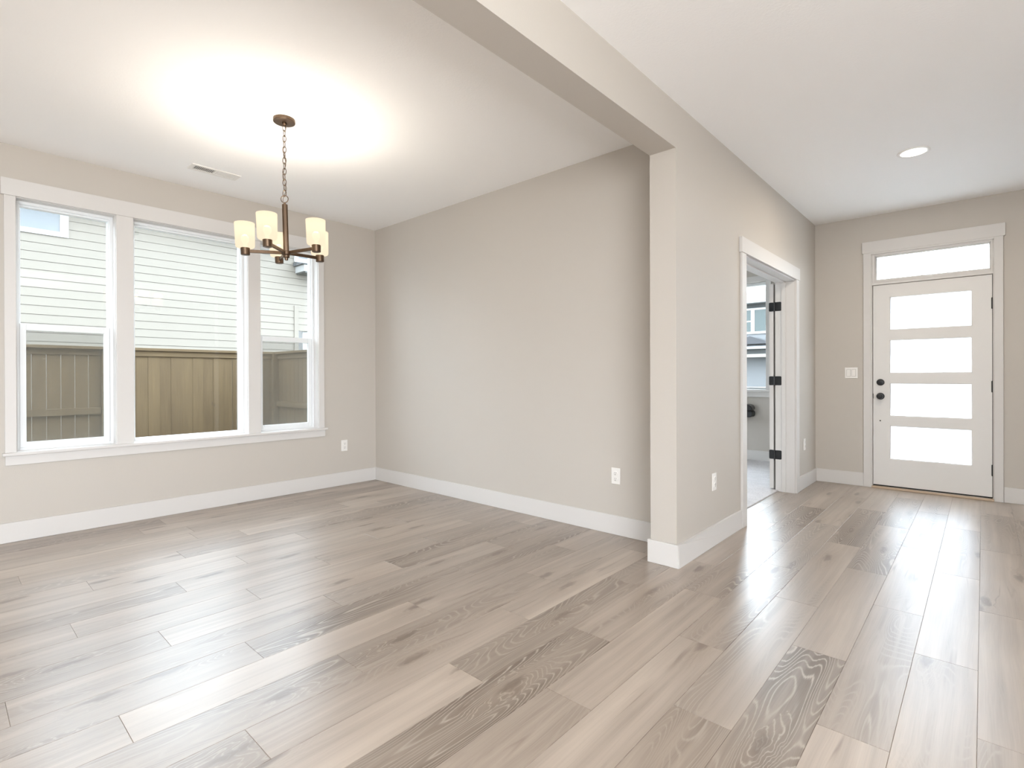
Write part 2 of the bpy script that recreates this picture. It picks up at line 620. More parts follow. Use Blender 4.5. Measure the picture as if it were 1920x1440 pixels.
def empty(name, loc, label, cat, group=None, kind=None, rz=0.0):
    o = bpy.data.objects.new(name, None)
    COL.objects.link(o)
    o.location = loc
    o.rotation_euler = (0, 0, rz)
    o.empty_display_size = 0.1
    return tag(o, label, cat, group, kind)


def struct(mb, name, mat, label, cat, bevel=0.0, **kw):
    return tag(mb.build(name, mat, bevel=bevel, **kw), label, cat, None, 'structure')


def wall_mb(axis, p0, p1, u0, u1, z0, z1, holes):
    """wall slab between planes p0..p1 on `axis`, running u0..u1, with rectangular holes (ua, ub, za, zb)"""
    us = sorted({u0, u1, *[h[0] for h in holes], *[h[1] for h in holes]})
    zs = sorted({z0, z1, *[h[2] for h in holes], *[h[3] for h in holes]})
    us = [u for u in us if u0 <= u <= u1]
    zs = [z for z in zs if z0 <= z <= z1]
    nu, nz = len(us) - 1, len(zs) - 1

    def solid(i, k):
        if not (0 <= i < nu and 0 <= k < nz):
            return False
        uc, zc = (us[i] + us[i + 1]) / 2, (zs[k] + zs[k + 1]) / 2
        return not any(h[0] < uc < h[1] and h[2] < zc < h[3] for h in holes)

    def P(p, u, z):
        return (p, u, z) if axis == 0 else (u, p, z)

    m = MB()
    for i in range(nu):
        for k in range(nz):
            if not solid(i, k):
                continue
            a, b, c, d = us[i], us[i + 1], zs[k], zs[k + 1]
            m.face([P(p0, a, c), P(p0, b, c), P(p0, b, d), P(p0, a, d)])
            m.face([P(p1, a, c), P(p1, a, d), P(p1, b, d), P(p1, b, c)])
            if not solid(i - 1, k):
                m.face([P(p0, a, c), P(p0, a, d), P(p1, a, d), P(p1, a, c)])
            if not solid(i + 1, k):
                m.face([P(p0, b, c), P(p1, b, c), P(p1, b, d), P(p0, b, d)])
            if not solid(i, k - 1):
                m.face([P(p0, a, c), P(p1, a, c), P(p1, b, c), P(p0, b, c)])
            if not solid(i, k + 1):
                m.face([P(p0, a, d), P(p0, b, d), P(p1, b, d), P(p1, a, d)])
    return m


def fix_normals(o):
    bm = bmesh.new()
    bm.from_mesh(o.data)
    bmesh.ops.recalc_face_normals(bm, faces=bm.faces)
    bm.to_mesh(o.data)
    bm.free()
    return o


# ------------------------------------------------------------------ room shell
WIN = [(0.385, 0.948), (1.058, 1.920), (2.029, 2.598)]      # the three windows of the left wall (y ranges)
WZ0, WZ1 = 0.617, 2.386
holes = [(a - 0.012, b + 0.012, WZ0 - 0.012, WZ1 + 0.012) for a, b in WIN] + [(4.1, 6.5, 0.6, 2.35)]  # last hole: unseen opening added to bring light into the den
w = struct(wall_mb(0, XW - T_W, XW, Y0 - T_W, YDEN + 0.2, 0, H, holes), 'wall_left', MAT['wall'],
           'greige left wall with the white trimmed bank of three windows', 'wall'); fix_normals(w)
w = struct(wall_mb(1, YB, YB + T_W, XW, XL, 0, H, []), 'wall_back', MAT['wall'],
           'plain greige back wall between the window wall and the column', 'wall'); fix_normals(w)
DY0, DY1, DZ = 4.112, 5.535, 2.048           # den doorway, casing edges
w = struct(wall_mb(0, XL, XH, YE, YDEN + 0.2, 0, H, [(DY0 + 0.002, DY1 - 0.002, 0, DZ - 0.002)]), 'wall_hall', MAT['wall'],
           'greige hall wall ending in a square column, with the double doorway in it', 'wall'); fix_normals(w)
FX0, FX1 = -0.838, 0.072
w = struct(wall_mb(1, YD, YD + T_W, XH, XR, 0, H, [(FX0, FX1, 0, 2.350)]), 'wall_front', MAT['wall'],
           'greige end wall with the white front door in it', 'wall'); fix_normals(w)
w = struct(wall_mb(1, Y0 - T_W, Y0, XW, XR + T_W, 0, H, [(-2.6, -1.8, 0.05, 2.1)]), 'wall_rear', MAT['wall'],
           'greige wall with an opening for added light behind the open room', 'wall'); fix_normals(w)
w = struct(wall_mb(0, XR, XR + T_W, Y0, YD + T_W, 0, H, [(-3.5, 0.5, 0.4, 2.5)]), 'wall_right', MAT['wall'],  # unseen opening added to light the room from the right
           'greige wall at the right side of the hall and open room', 'wall'); fix_normals(w)
DW = (-3.60, -2.108, 0.945, 2.365)           # den window opening (x0, x1, z0, z1)
w = struct(wall_mb(1, YDEN, YDEN + T_W, XW, XL, 0, H, [(DW[0], DW[1], DW[2], DW[3])]), 'wall_den', MAT['wall'],
           'grey front wall of the den seen through the doorway', 'wall'); fix_normals(w)
struct(MB().box(XL, XH, Y0, YE, ZB, H), 'beam', MAT['wall'],
       'greige dropped beam running overhead from the column', 'beam')
struct(MB().box(XW - 0.5, XL + 0.4, Y0 - 0.5, YDEN + 0.6, H, H + 0.2).box(XL + 0.4, XR + 0.5, Y0 - 0.5, YD + 0.5, H, H + 0.2), 'ceiling', MAT['ceiling'],
       'smooth white ceiling over the dining area and the hall', 'ceiling')

# ------------------------------------------------------------------ plank floor
PW, PL = 0.1942, 1.186
PH = {-1: 3.362, 0: 2.674, 1: 1.92, 2: 2.415, 3: 1.703, 4: 2.174, 5: 1.489, 6: 1.927, 7: 1.362, 8: 0.667, 9: 2.285, 10: 0.412,
      11: 0.888, 12: 0.164, 13: 0.668, 14: 1.115, 15: 0.417, 16: 0.893, 17: 1.277, 18: 0.566, 19: 2.241, 20: 0.32, 21: 2.426,
      22: 1.28, 23: 1.017}
# tone of planks that stand out: (row, y just past the joint where the plank starts) -> 0 dark .. 1 light
TONE = {(10, .5): .78, (11, .95): .28, (9, .0): .36, (9, 1.2): .40, (8, .7): .55, (8, 1.9): .72, (7, .3): .80, (7, 1.5): .34,
        (6, .8): .16, (6, -.3): .38, (6, 2.0): .60, (5, .5): .50, (5, 1.6): .66, (4, 1.1): .66, (4, 2.3): .48, (3, .6): .50,
        (3, 1.8): .40, (3, 3.0): .58, (2, 1.4): .12, (2, 2.5): .60, (2, 3.7): .40, (1, .9): .66, (1, 2.0): .56, (1, 3.2): .72,
        (0, 1.6): .60, (0, 2.8): .75, (-1, 2.3): .70, (-1, 3.5): .66, (-2, 3.0): .30, (-2, 4.3): .62, (12, .3): .58, (12, 1.5): .42,
        (12, 2.6): .40, (13, .8): .70, (14, .0): .55, (14, 1.2): .52, (15, .5): .60, (16, .9): .62, (11, -.2): .42, (10, -.7): .62,
        (10, 1.7): .45, (9, 2.4): .50, (3, 4.2): .18, (4, 3.5): .35, (5, 3.9): .22, (5, 5.2): .6, (4, 4.7): .55, (16, -.2): .36,
        (15, -.7): .58, (17, .2): .66, (18, .7): .72, (18, -.5): .60, (11, 2.2): .30, (8, -.4): .50}
fl = MB()
rng = random.Random(11)
GAP, DEP = 0.0011, 0.0012
fl.face([(XW - 0.1, Y0 - 0.1, -DEP), (XR + 0.1, Y0 - 0.1, -DEP), (XR + 0.1, YD + 0.12, -DEP), (XW - 0.1, YD + 0.12, -DEP)],
        uv=[(0, 0), (.1, 0), (.1, .1), (0, .1)], tone=(0.0, 0.5, 0.5))
for k in range(-13, 26):
    xr = -0.0155 - PW * k
    xl = xr - PW
    ph = PH.get(k, rng.uniform(0, PL))
    n0 = math.floor((Y0 - ph) / PL)
    for n in range(n0, n0 + 12):
        a, b = ph + n * PL, ph + (n + 1) * PL
        if b < Y0 or a > YD + 0.1 or (xr < XL - 0.1 and a > YB + 0.1):
            continue
        a0, b0 = max(a, Y0), min(b, YD + 0.12)
        t = rng.choice((.28, .40, .50, .56, .62, .70, .46)) + rng.uniform(-.05, .05)
        for (kk, yy), tv in TONE.items():
            if kk == k and a <= yy < b:
                t = tv
        tone = (t, rng.random(), rng.random())
        ou, ov = rng.uniform(0, 60), rng.uniform(0, 60)
        rect = [(xl + GAP, a0 + GAP), (xr - GAP, a0 + GAP), (xr - GAP, b0 - GAP), (xl + GAP, b0 - GAP)]
        outer = [(xl, a0), (xr, a0), (xr, b0), (xl, b0)]
        uvf = lambda q: (q[0] - xl + ou, q[1] - a + ov)
        fl.face([(*q, 0) for q in rect], uv=[uvf(q) for q in rect], tone=tone)
        for i in range(4):
            j = (i + 1) % 4
            fl.face([(*outer[i], -DEP), (*outer[j], -DEP), (*rect[j], 0), (*rect[i], 0)],
                    uv=[uvf(outer[i]), uvf(outer[j]), uvf(rect[j]), uvf(rect[i])], tone=(t * .55, tone[1], tone[2]))
struct(fl, 'floor', MAT['floor'], 'wide greige oak plank floor with knots and pale joints', 'floor', merge=False)
struct(MB().box(XW, -1.488, YB + T_W, YDEN, -0.02, 0.012), 'floor_den', MAT['carpet'],
       'grey cut-pile carpet of the den beyond the doorway', 'carpet', bevel=0.004)

# ------------------------------------------------------------------ baseboards
def bbd(name, label, *boxes):
    m = MB()
    for b in boxes:
        m.box(*b[:4], 0, BB)
    return struct(m, name, MAT['trim'], label, 'baseboard', bevel=0.003)


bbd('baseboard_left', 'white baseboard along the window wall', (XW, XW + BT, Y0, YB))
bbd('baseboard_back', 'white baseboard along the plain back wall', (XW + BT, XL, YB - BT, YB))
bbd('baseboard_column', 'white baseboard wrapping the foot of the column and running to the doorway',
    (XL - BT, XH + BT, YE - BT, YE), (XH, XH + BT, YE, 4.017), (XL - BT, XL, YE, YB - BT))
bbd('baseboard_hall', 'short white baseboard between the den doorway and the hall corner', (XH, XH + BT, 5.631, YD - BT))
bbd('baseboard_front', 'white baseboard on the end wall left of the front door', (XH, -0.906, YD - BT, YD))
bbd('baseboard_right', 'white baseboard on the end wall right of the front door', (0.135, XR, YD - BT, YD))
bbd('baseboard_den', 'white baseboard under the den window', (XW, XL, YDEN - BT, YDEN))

# ------------------------------------------------------------------ left bank of windows
CT = 0.018
t1 = MB()
t1.box(XW, XW + CT + 0.004, 0.311, 2.674, 2.386, 2.503)
for a, b in ((0.326, 0.385), (0.948, 1.058), (1.920, 2.029), (2.598, 2.657)):
    t1.box(XW, XW + CT, a, b, WZ0, 2.386)
t1o = struct(t1, 'trim_1', MAT['trim'], 'flat white casing boards around the three dining windows', 'window casing', bevel=0.002)
MB().box(XW - 0.075, XW + 0.046, 0.313, 2.680, 0.597, 0.617).build('window_stool', MAT['trim'], t1o, 0.003)
MB().box(XW, XW + CT, 0.328, 2.664, 0.529, 0.597).build('apron', MAT['trim'], t1o, 0.002)


def frame_ring(m, x0, x1, y0, y1, z0, z1, wl, wr, wb, wt):
    m.box(x0, x1, y0, y0 + wl, z0, z1)
    m.box(x0, x1, y1 - wr, y1, z0, z1)
    m.box(x0, x1, y0 + wl, y1 - wr, z0, z0 + wb)
    m.box(x0, x1, y0 + wl, y1 - wr, z1 - wt, z1)
    return m


XF = XW - 0.078          # room face of the vinyl frame
XG = XW - 0.128          # glass of the fixed panes
for i, (a, b) in enumerate(WIN):
    lab = ['tall hung window at the left end of the dining bank',
           'wide fixed picture window in the middle of the dining bank',
           'tall hung window at the right end of the dining bank, by the room corner'][i]
    m = MB()
    # liner boards of the opening
    li = MB()
    frame_ring(li, XF, XW + 0.001, a - 0.010, b + 0.010, WZ0 - 0.010, WZ1 + 0.010, 0.014, 0.014, 0.012, 0.014)
    frame_ring(m, XW - 0.160, XF, a - 0.010, b + 0.010, WZ0 - 0.010, WZ1 + 0.010, 0.034, 0.034, 0.030, 0.034)
    frame_ring(m, XW - 0.150, XF - 0.022, a + 0.020, b - 0.020, WZ0 + 0.016, WZ1 - 0.020, 0.012, 0.012, 0.010, 0.016)
    o = struct(m, 'window_%d' % (i + 1), MAT['vinyl'], 'white vinyl frame of the ' + lab, 'window', bevel=0.002)
    li.build('jamb', MAT['trim'], o, 0.0015)
    if i == 1:
        MB().box(XG - 0.004, XG, a + 0.026, b - 0.026, WZ0 + 0.018, WZ1 - 0.030).build('pane', MAT['glass'], o)
    else:
        zr0, zr1 = 1.470, 1.519
        MB().box(XG - 0.004, XG, a + 0.026, b - 0.026, zr0, WZ1 - 0.030).build('pane', MAT['glass'], o)
        MB().box(XG - 0.012, XG + 0.016, a + 0.026, b - 0.026, zr0 + 0.012, zr1 + 0.003).build('meeting_rail', MAT['vinyl'], o, 0.002)
        s = MB()
        frame_ring(s, XF - 0.036, XF - 0.006, a + 0.025, b - 0.025, WZ0 + 0.020, zr1, 0.034, 0.034, 0.036, 0.048)
        so = s.build('lower_sash', MAT['vinyl'], o, 0.002)
        xs = XF - 0.021
        MB().box(xs - 0.004, xs, a + 0.058, b - 0.058, WZ0 + 0.055, zr1 - 0.047).build('sash_pane', MAT['glass'], so)
        if i == 2:
            for yy in (a + 0.10, b - 0.13):
                MB().box(XF - 0.006, XF + 0.006, yy - 0.03, yy + 0.03, WZ0 + 0.044, WZ0 + 0.058).build('finger_lift', MAT['vinyl'], so, 0.003)
        MB().box(XW - 0.156, XW - 0.154, a + 0.026, b - 0.026, WZ0 + 0.02, zr1).build('insect_screen', MAT['screen'], o)

# ------------------------------------------------------------------ den doorway and its open door leaf
t2 = MB()
t2.box(XH, XH + CT, 4.019, DY0, 0, DZ)
t2.box(XH, XH + CT, DY1, 5.629, 0, DZ)
t2.box(XH, XH + CT + 0.004, 4.005, 5.645, DZ, 2.163)
t2o = struct(t2, 'trim_2', MAT['trim'], 'white casing around the den doorway in the hall wall', 'door casing', bevel=0.002)
j = MB()
ya, yb, zj = 4.118, 5.522, 2.036
j.box(XL - 0.004, XH + 0.002, DY0 + 0.002, ya, 0, zj)
j.box(XL - 0.004, XH + 0.002, yb, DY1 - 0.002, 0, zj)
j.box(XL - 0.004, XH + 0.002, DY0 + 0.002, DY1 - 0.002, zj, DZ - 0.002)
j.build('jamb', MAT['trim'], t2o, 0.001)
st = MB()
xs0, xs1 = XL + 0.055, XL + 0.092
st.box(xs0, xs1, ya, ya + 0.011, 0, zj)
st.box(xs0, xs1, yb - 0.011, yb, 0, zj)
st.box(xs0, xs1, ya + 0.011, yb - 0.011, zj - 0.011, zj)
st.build('door_stop', MAT['trim'], t2o, 0.002)
MB().box(XL - CT, XL, DY0 - 0.09, DY0, 0, DZ).box(XL - CT, XL, DY0 - 0.09, DY1 + 0.09, DZ, DZ + 0.11).build('den_casing', MAT['trim'], t2o, 0.002)

d2 = struct(MB().box(XL - 0.058, XL - 0.022, yb + 0.004, yb + 0.700, 0.022, zj - 0.006), 'door_2', MAT['trim'],
            'white den door leaf folded back behind the far jamb, edge showing', 'door', bevel=0.0015)


def rrect_plate(axis_n, c, u, v, hw, hh, r, th):
    """rounded plate centred at c, spanned by unit vectors u, v"""
    c, u, v, nrm = Vector(c), Vector(u), Vector(v), Vector(axis_n)
    pts = []
    for sx_, sy_, a0 in ((1, 1, 0), (-1, 1, 90), (-1, -1, 180), (1, -1, 270)):
        for q in range(5):
            an = math.radians(a0 + q * 22.5)
            pts.append((sx_ * (hw - r) + r * math.cos(an), sy_ * (hh - r) + r * math.sin(an)))
    m = MB()
    m.rings([[c + u * x + v * y for x, y in pts], [c + nrm * th + u * x + v * y for x, y in pts]], smooth=False)
    return m


for zc in (1.803, 1.079, 0.356):
    m = rrect_plate((0, -1, 0), (XL + 0.024, yb - 0.0005, zc), (1, 0, 0), (0, 0, 1), 0.030, 0.044, 0.012, 0.003)
    m.v += []
    m2 = rrect_plate((0, -1, 0), (XL - 0.040, yb + 0.0035, zc), (1, 0, 0), (0, 0, 1), 0.021, 0.044, 0.010, 0.003)
    m.mesh_add(m2.v, m2.f, False)
    m.lathe((XL - 0.010, yb - 0.004, zc - 0.045), (0, 0, 1), [(0, .006), (.002, .0095), (.088, .0095), (.090, .006)], 14)
    fix_normals(m.build('hinge', MAT['black'], d2))

# ------------------------------------------------------------------ front door with transom
YF = YD + 0.012          # room face of the slab
t3 = MB()
t3.box(-0.905, -0.838, YD - CT, YD, 0, 2.362)
t3.box(0.072, 0.133, YD - CT, YD, 0, 2.362)
t3.box(-0.838, 0.072, YD - CT, YD, 2.345, 2.362)
t3.box(-0.915, 0.147, YD - CT - 0.004, YD, 2.362, 2.476)
t3o = struct(t3, 'trim_3', MAT['trim'], 'white casing and head board around the front door and transom', 'door casing', bevel=0.002)
fj = MB()
fj.box(FX0, -0.831, YD - 0.003, YD + T_W, 0, 2.35)
fj.box(0.065, FX1, YD - 0.003, YD + T_W, 0, 2.35)
fj.box(-0.831, 0.065, YD - 0.003, YD + T_W, 2.036, 2.062)
fj.build('jamb', MAT['trim'], t3o, 0.001)
MB().box(-0.831, -0.815, YF + 0.047, YF + 0.09, 0.018, 2.036).box(0.049, 0.065, YF + 0.047, YF + 0.09, 0.018, 2.036) \
    .box(-0.815, 0.049, YF + 0.047, YF + 0.09, 2.020, 2.036).build('door_stop', MAT['rubber'], t3o)
tr = MB()
for (x0, x1, z0, z1) in ((-0.831, -0.806, 2.062, 2.35), (0.052, 0.065, 2.062, 2.35), (-0.806, 0.052, 2.062, 2.087), (-0.806, 0.052, 2.325, 2.35)):
    tr.box(x0, x1, YD + 0.002, YD + 0.07, z0, z1)
trs = MB()
for (x0, x1, z0, z1) in ((-0.806, -0.797, 2.087, 2.325), (0.043, 0.052, 2.087, 2.325), (-0.797, 0.043, 2.087, 2.094), (-0.797, 0.043, 2.316, 2.325)):
    trs.box(x0, x1, YD + 0.020, YD + 0.06, z0, z1)
w4 = struct(tr, 'window_4', MAT['trim'], 'narrow transom window above the front door', 'window', bevel=0.002)
trs.build('glazing_bead', MAT['trim'], w4, 0.002)
MB().box(-0.800, 0.046, YD + 0.034, YD + 0.038, 2.090, 2.320).build('pane', MAT['glass'], w4)

LX0, LX1 = -0.684, -0.080
LZ = [(0.304, 0.621), (0.732, 1.043), (1.158, 1.472), (1.586, 1.900)]
slab = wall_mb(1, YF, YF + 0.044, -0.827, 0.061, 0.031, 2.033, [(LX0 - .006, LX1 + .006, a - .006, b + .006) for a, b in LZ])
d1 = struct(slab, 'door_1', MAT['door'], 'white front door with four stacked frosted glass lites', 'door')
fix_normals(d1)
bv = d1.modifiers.new('bevel', 'BEVEL'); bv.width = 0.002; bv.segments = 2; bv.limit_method = 'ANGLE'
for a, b in LZ:
    MB().box(LX0 - 0.006, LX1 + 0.006, YF + 0.018, YF + 0.026, a - 0.006, b + 0.006).build('glass_lite', MAT['frosted'], d1)
    gb = MB()
    gb.box(LX0 - .008, LX0, YF + .003, YF + .018, a - .008, b + .008).box(LX1, LX1 + .008, YF + .003, YF + .018, a - .008, b + .008)
    gb.box(LX0, LX1, YF + .003, YF + .018, a - .008, a).box(LX0, LX1, YF + .003, YF + .018, b, b + .008)
    gb.build('glazing_bead', MAT['door'], d1, 0.0015)
for zc in (1.774, 1.025, 0.272):
    m = MB()
    m.lathe((0.0635, YF - 0.006, zc - 0.052), (0, 0, 1), [(0, .004), (.003, .0075), (.101, .0075), (.104, .004)], 14)
    m.box(0.054, 0.0635, YF - 0.001, YF + 0.004, zc - 0.05, zc + 0.05)
    m.build('hinge', MAT['black'], d1)
m = MB()
m.lathe((-0.765, YF, 1.059), (0, -1, 0), [(0, .033), (.006, .033), (.010, .030), (.018, .029), (.020, .026), (.020, .012), (.024, .011)], 32)
db = m.build('deadbolt', MAT['black'], d1)
MB().box(-0.770, -0.760, YF - 0.036, YF - 0.022, 1.046, 1.072).build('thumb_turn', MAT['black'], db, 0.003)
m = MB()
m.lathe((-0.765, YF, 0.920), (0, -1, 0), [(0, .034), (.005, .034), (.009, .031), (.010, .014), (.030, .012), (.038, .018), (.046, .026),
                                       (.056, .028), (.064, .026), (.069, .019), (.070, .016), (.0685, .010), (.071, .006)], 32)
m.build('door_knob', MAT['black'], d1)
MB().box(-0.831, -0.823, YF - 0.004, YF + 0.002, 0.895, 0.945).build('latch_plate', MAT['black'], d1, 0.002)
MB().lathe((-0.768, YF, 0.674), (0, -1, 0), [(0, .0065), (.001, .006), (.0015, .003)], 16).build('screw_hole', MAT['hole'], d1)
MB().box(-0.826, 0.060, YF + 0.004, YF + 0.040, 0.020, 0.031).build('door_sweep', MAT['rubber'], d1)
struct(MB().box(-0.838, 0.072, YD - 0.028, YD + T_W, 0.0, 0.018), 'trim_4', MAT['threshold'],
       'tan threshold strip on the floor under the front door', 'threshold', bevel=0.004)

# ------------------------------------------------------------------ den window (vinyl frame, casing)
x0, x1, z0, z1 = DW
wd = MB()
for (a, b, c, d) in ((x0, x0 + .04, z0, z1), (x1 - .04 + .03, x1, z0, z1), (x0, x1, z0, z0 + .03), (x0, x1, z1 - .04, z1), (x0 + .72, x0 + .78, z0, z1)):
    wd.box(a, b, YDEN + 0.05, YDEN + 0.12, c, d)
w5 = struct(wd, 'window_5', MAT['vinyl'], 'white framed den window facing the street', 'window', bevel=0.002)
MB().box(x0, x1, YDEN + 0.084, YDEN + 0.088, z0, z1).build('pane', MAT['glass'], w5)
td = MB()
td.box(x0 - .07, x0, YDEN - CT, YDEN, z0, z1).box(x1, x1 + .066, YDEN - CT, YDEN, z0, z1)
td.box(x0 - .08, x1 + .074, YDEN - CT - .004, YDEN, z1, z1 + .075)
t5o = struct(td, 'trim_5', MAT['trim'], 'white casing around the den window', 'window casing', bevel=0.002)
MB().box(x0 - .08, x1 + .076, YDEN - 0.04, YDEN + 0.05, z0 - .03, z0).build('window_stool', MAT['trim'], t5o, 0.003)
MB().box(x0 - .07, x1 + .066, YDEN - CT, YDEN, z0 - .10, z0 - .03).build('apron', MAT['trim'], t5o, 0.002)

# black rounded fitting below the den window
fx = empty('wall_fixture', (-2.45, YDEN, 0.66), 'glossy black rounded fixture on the den wall under the window', 'fixture')
def slab_xz(prof, y0, y1):
    m = MB()
    m.rings([[(x, y0, z) for x, z in prof], [(x, y1, z) for x, z in prof]], smooth=False)
    return m


up = [(-.32, .012), (.190, .012), (.203, .020), (.208, .036), (.203, .056), (.190, .074), (.168, .087), (.140, .093), (-.32, .093)]
lo = [(-.32, .000), (.208, .000), (.208, -.045), (.202, -.062), (.190, -.074), (.172, -.079), (-.32, -.079)]
for nm, pr, mt, yd in (('padded_top', up, 'blackgloss', -.15), ('lower_block', lo, 'black', -.135)):
    fix_normals(slab_xz(pr, yd, -.001).build(nm, MAT[mt], fx, 0.012, 4))
MB().box(-.32, .190, -.12, -.001, -.002, .014).build('neck', MAT['black'], fx)

# ------------------------------------------------------------------ outlets, switch
def outlet(name, loc, rz, label, duplex=True):
    """plate stands on a wall; local +y points into the room"""
    o = empty(name, loc, label, 'outlet', 'wall outlets', rz=rz)
    MB().box(-.0355, .0355, 0, .006, -.058, .058).build('cover_plate', MAT['plastic'], o, 0.003)
    if duplex:
        for s in (-1, 1):
            r = MB().lathe((0, .005, s * .0205), (0, 1, 0), [(0, .0165), (.004, .0165), (.005, .0150)], 20).build('receptacle', MAT['plastic'], o)
            MB().box(-.0075, -.0053, .009, .0106, s * .0205 + .000, s * .0205 + .009).box(.0053, .0075, .009, .0106, s * .0205 + .001, s * .0205 + .008) \
                .lathe((0, .009, s * .0205 - .0075), (0, 1, 0), [(0, .0026), (.0016, .0026)], 10).build('slot', MAT['slot'], r)
    return o


outlet('outlet', (-1.949, YB, 0.417), math.pi, 'white duplex outlet on the plain back wall near the column')
outlet('outlet', (XW, 2.884, 0.411), -math.pi / 2, 'white outlet on the window wall between window and room corner')
outlet('outlet', (XH, 3.500, 0.422), -math.pi / 2, 'white outlet on the hall wall between column and den doorway')
outlet('outlet', (XH, 5.880, 0.435), -math.pi / 2, 'faint white outlet on the short hall wall beyond the den doorway')
sw = empty('light_switch', (-1.012, YD, 1.155), 'white double rocker switch plate left of the front door', 'switch', rz=math.pi)
MB().box(-.056, .056, 0, .006, -.056, .056).build('cover_plate', MAT['plastic'], sw, 0.003)
for s in (-1, 1):
    MB().box(s * .0225 - .0185, s * .0225 + .0185, .004, .0065, -.036, .036).build('rocker_gap_shade', MAT['throat'], sw)  # grey plate coloured as the shaded gap around the rocker
    fix_normals(MB().rings([[(s * .0225 - .0165, .005, -.034), (s * .0225 + .0165, .005, -.034), (s * .0225 + .0165, .005, .034), (s * .0225 - .0165, .005, .034)],
                            [(s * .0225 - .0165, .0105, -.034), (s * .0225 + .0165, .0105, -.034), (s * .0225 + .0165, .0075, .034), (s * .0225 - .0165, .0075, .034)]], smooth=False)
                .build('rocker', MAT['plastic'], sw, 0.001))

# ------------------------------------------------------------------ recessed can light
cl = empty('ceiling_light', (-0.371, 4.738, H), 'lit round recessed light in the hall ceiling', 'ceiling light')
MB().lathe((0, 0, 0), (0, 0, -1), [(0, .098), (.004, .098), (.007, .092), (.006, .078), (.002, .074)], 40, cap1=False).build('trim_ring', MAT['plastic'], cl)
MB().lathe((0, 0, -0.0005), (0, 0, -1), [(0, .080), (.005, .078), (.008, .060), (.009, .02)], 40).build('lens', MAT['lens'], cl)
ld = bpy.data.lights.new('can_lamp', 'AREA')
ld.shape = 'DISK'; ld.size = 0.14; ld.energy = 12; ld.color = (1.0, 0.88, 0.72)
lo = bpy.data.objects.new('can_lamp', ld); COL.objects.link(lo); lo.location = (0, 0, -0.02); lo.parent = cl

# ------------------------------------------------------------------ ceiling vent
vt = empty('air_vent', (-4.463, 1.482, H), 'white louvred supply vent in the ceiling near the windows', 'vent')
vm = MB()
VX, VY = 0.064, 0.174
vm.box(-VX, VX, -VY, -VY + .026, -.008, 0).box(-VX, VX, VY - .026, VY, -.008, 0)
vm.box(-VX, -VX + .024, -VY + .026, VY - .026, -.008, 0).box(VX - .024, VX, -VY + .026, VY - .026, -.008, 0)
vm.box(-VX + .024, VX - .024, -.006, .006, -.008, 0)
vm.build('frame', MAT['plastic'], vt, 0.002)
MB().box(-VX + .024, VX - .024, -VY + .026, VY - .026, -.0012, -.0002).build('throat', MAT['throat'], vt)
for half in (-1, 1):
    for q in range(12):
        yc = half * (0.006 + (q + .5) * (VY - .032) / 12)
        dy = -0.0045 * half
        m = MB()
        m.rings([[(-VX + .024, yc - dy, -.0075), (-VX + .024, yc - dy + .0012, -.0075), (-VX + .024, yc + dy + .0012, -.0012), (-VX + .024, yc + dy, -.0012)],
                 [(VX - .024, yc - dy, -.0075), (VX - .024, yc - dy + .0012, -.0075), (VX - .024, yc + dy + .0012, -.0012), (VX - .024, yc + dy, -.0012)]], smooth=False)
        fix_normals(m.build('louvre', MAT['plastic'], vt))

# ------------------------------------------------------------------ chandelier
CX, CY = -3.2385, 1.474
ch = empty('chandelier', (CX, CY, H), 'bronze five-arm chandelier with lit white cylinder shades hanging on a chain', 'chandelier')
MB().lathe((0, 0, 0), (0, 0, -1), [(0, .064), (.016, .065), (.020, .063), (.0215, .058)], 40).build('canopy', MAT['bronze'], ch)
MB().lathe((0, 0, -.021), (0, 0, -1), [(0, .014), (.012, .014), (.016, .009), (.022, .006)], 20).build('canopy_collar', MAT['bronze'], ch)
ZT = 2.262 - H
nl = 13
top_z = -.036
pitch = (top_z - ZT) / nl
for k in range(nl):
    zc = top_z - (k + .5) * pitch
    hw, hh, wr = .0105, pitch / 2 + .0042, .0021
    pts = []
    for q in range(24):
        a = 2 * math.pi * q / 24
        x, z = hw * math.cos(a), hh * math.sin(a)
        if k % 2 == 0:
            pts.append((x * .74, x * .67, zc + z))
        else:
            pts.append((x * -.67, x * .74, zc + z))
    MB().tube(pts, wr, 7, True).build('chain_link', MAT['bronze'], ch)
cord = []
for q in range(50):
    t = q / 49
    cord.append((.008 * math.sin(t * 17) * .74, .008 * math.sin(t * 17) * .67 + .004 * math.cos(t * 23), -.038 + (ZT + .038 - .035) * t))
MB().tube(cord, .0017, 6).build('cord', MAT['bronze'], ch)
# everything below the ring leans a little
lean = -0.027
ax = Vector((-math.sin(YAW), math.cos(YAW), 0))
Rl = Matrix.Rotation(lean, 3, ax)
piv = Vector((0, 0, 2.243 - H))


def L(p):
    """chandelier body point, given with z measured from the ring centre"""
    return piv + Rl @ Vector(p)


def leanmb(m):
    m.v = [tuple(L(p)) for p in m.v]
    return m


def ringpts(r, n=28):
    return [(r * math.cos(2 * math.pi * q / n) * .74, r * math.cos(2 * math.pi * q / n) * .67, r * math.sin(2 * math.pi * q / n)) for q in range(n)]


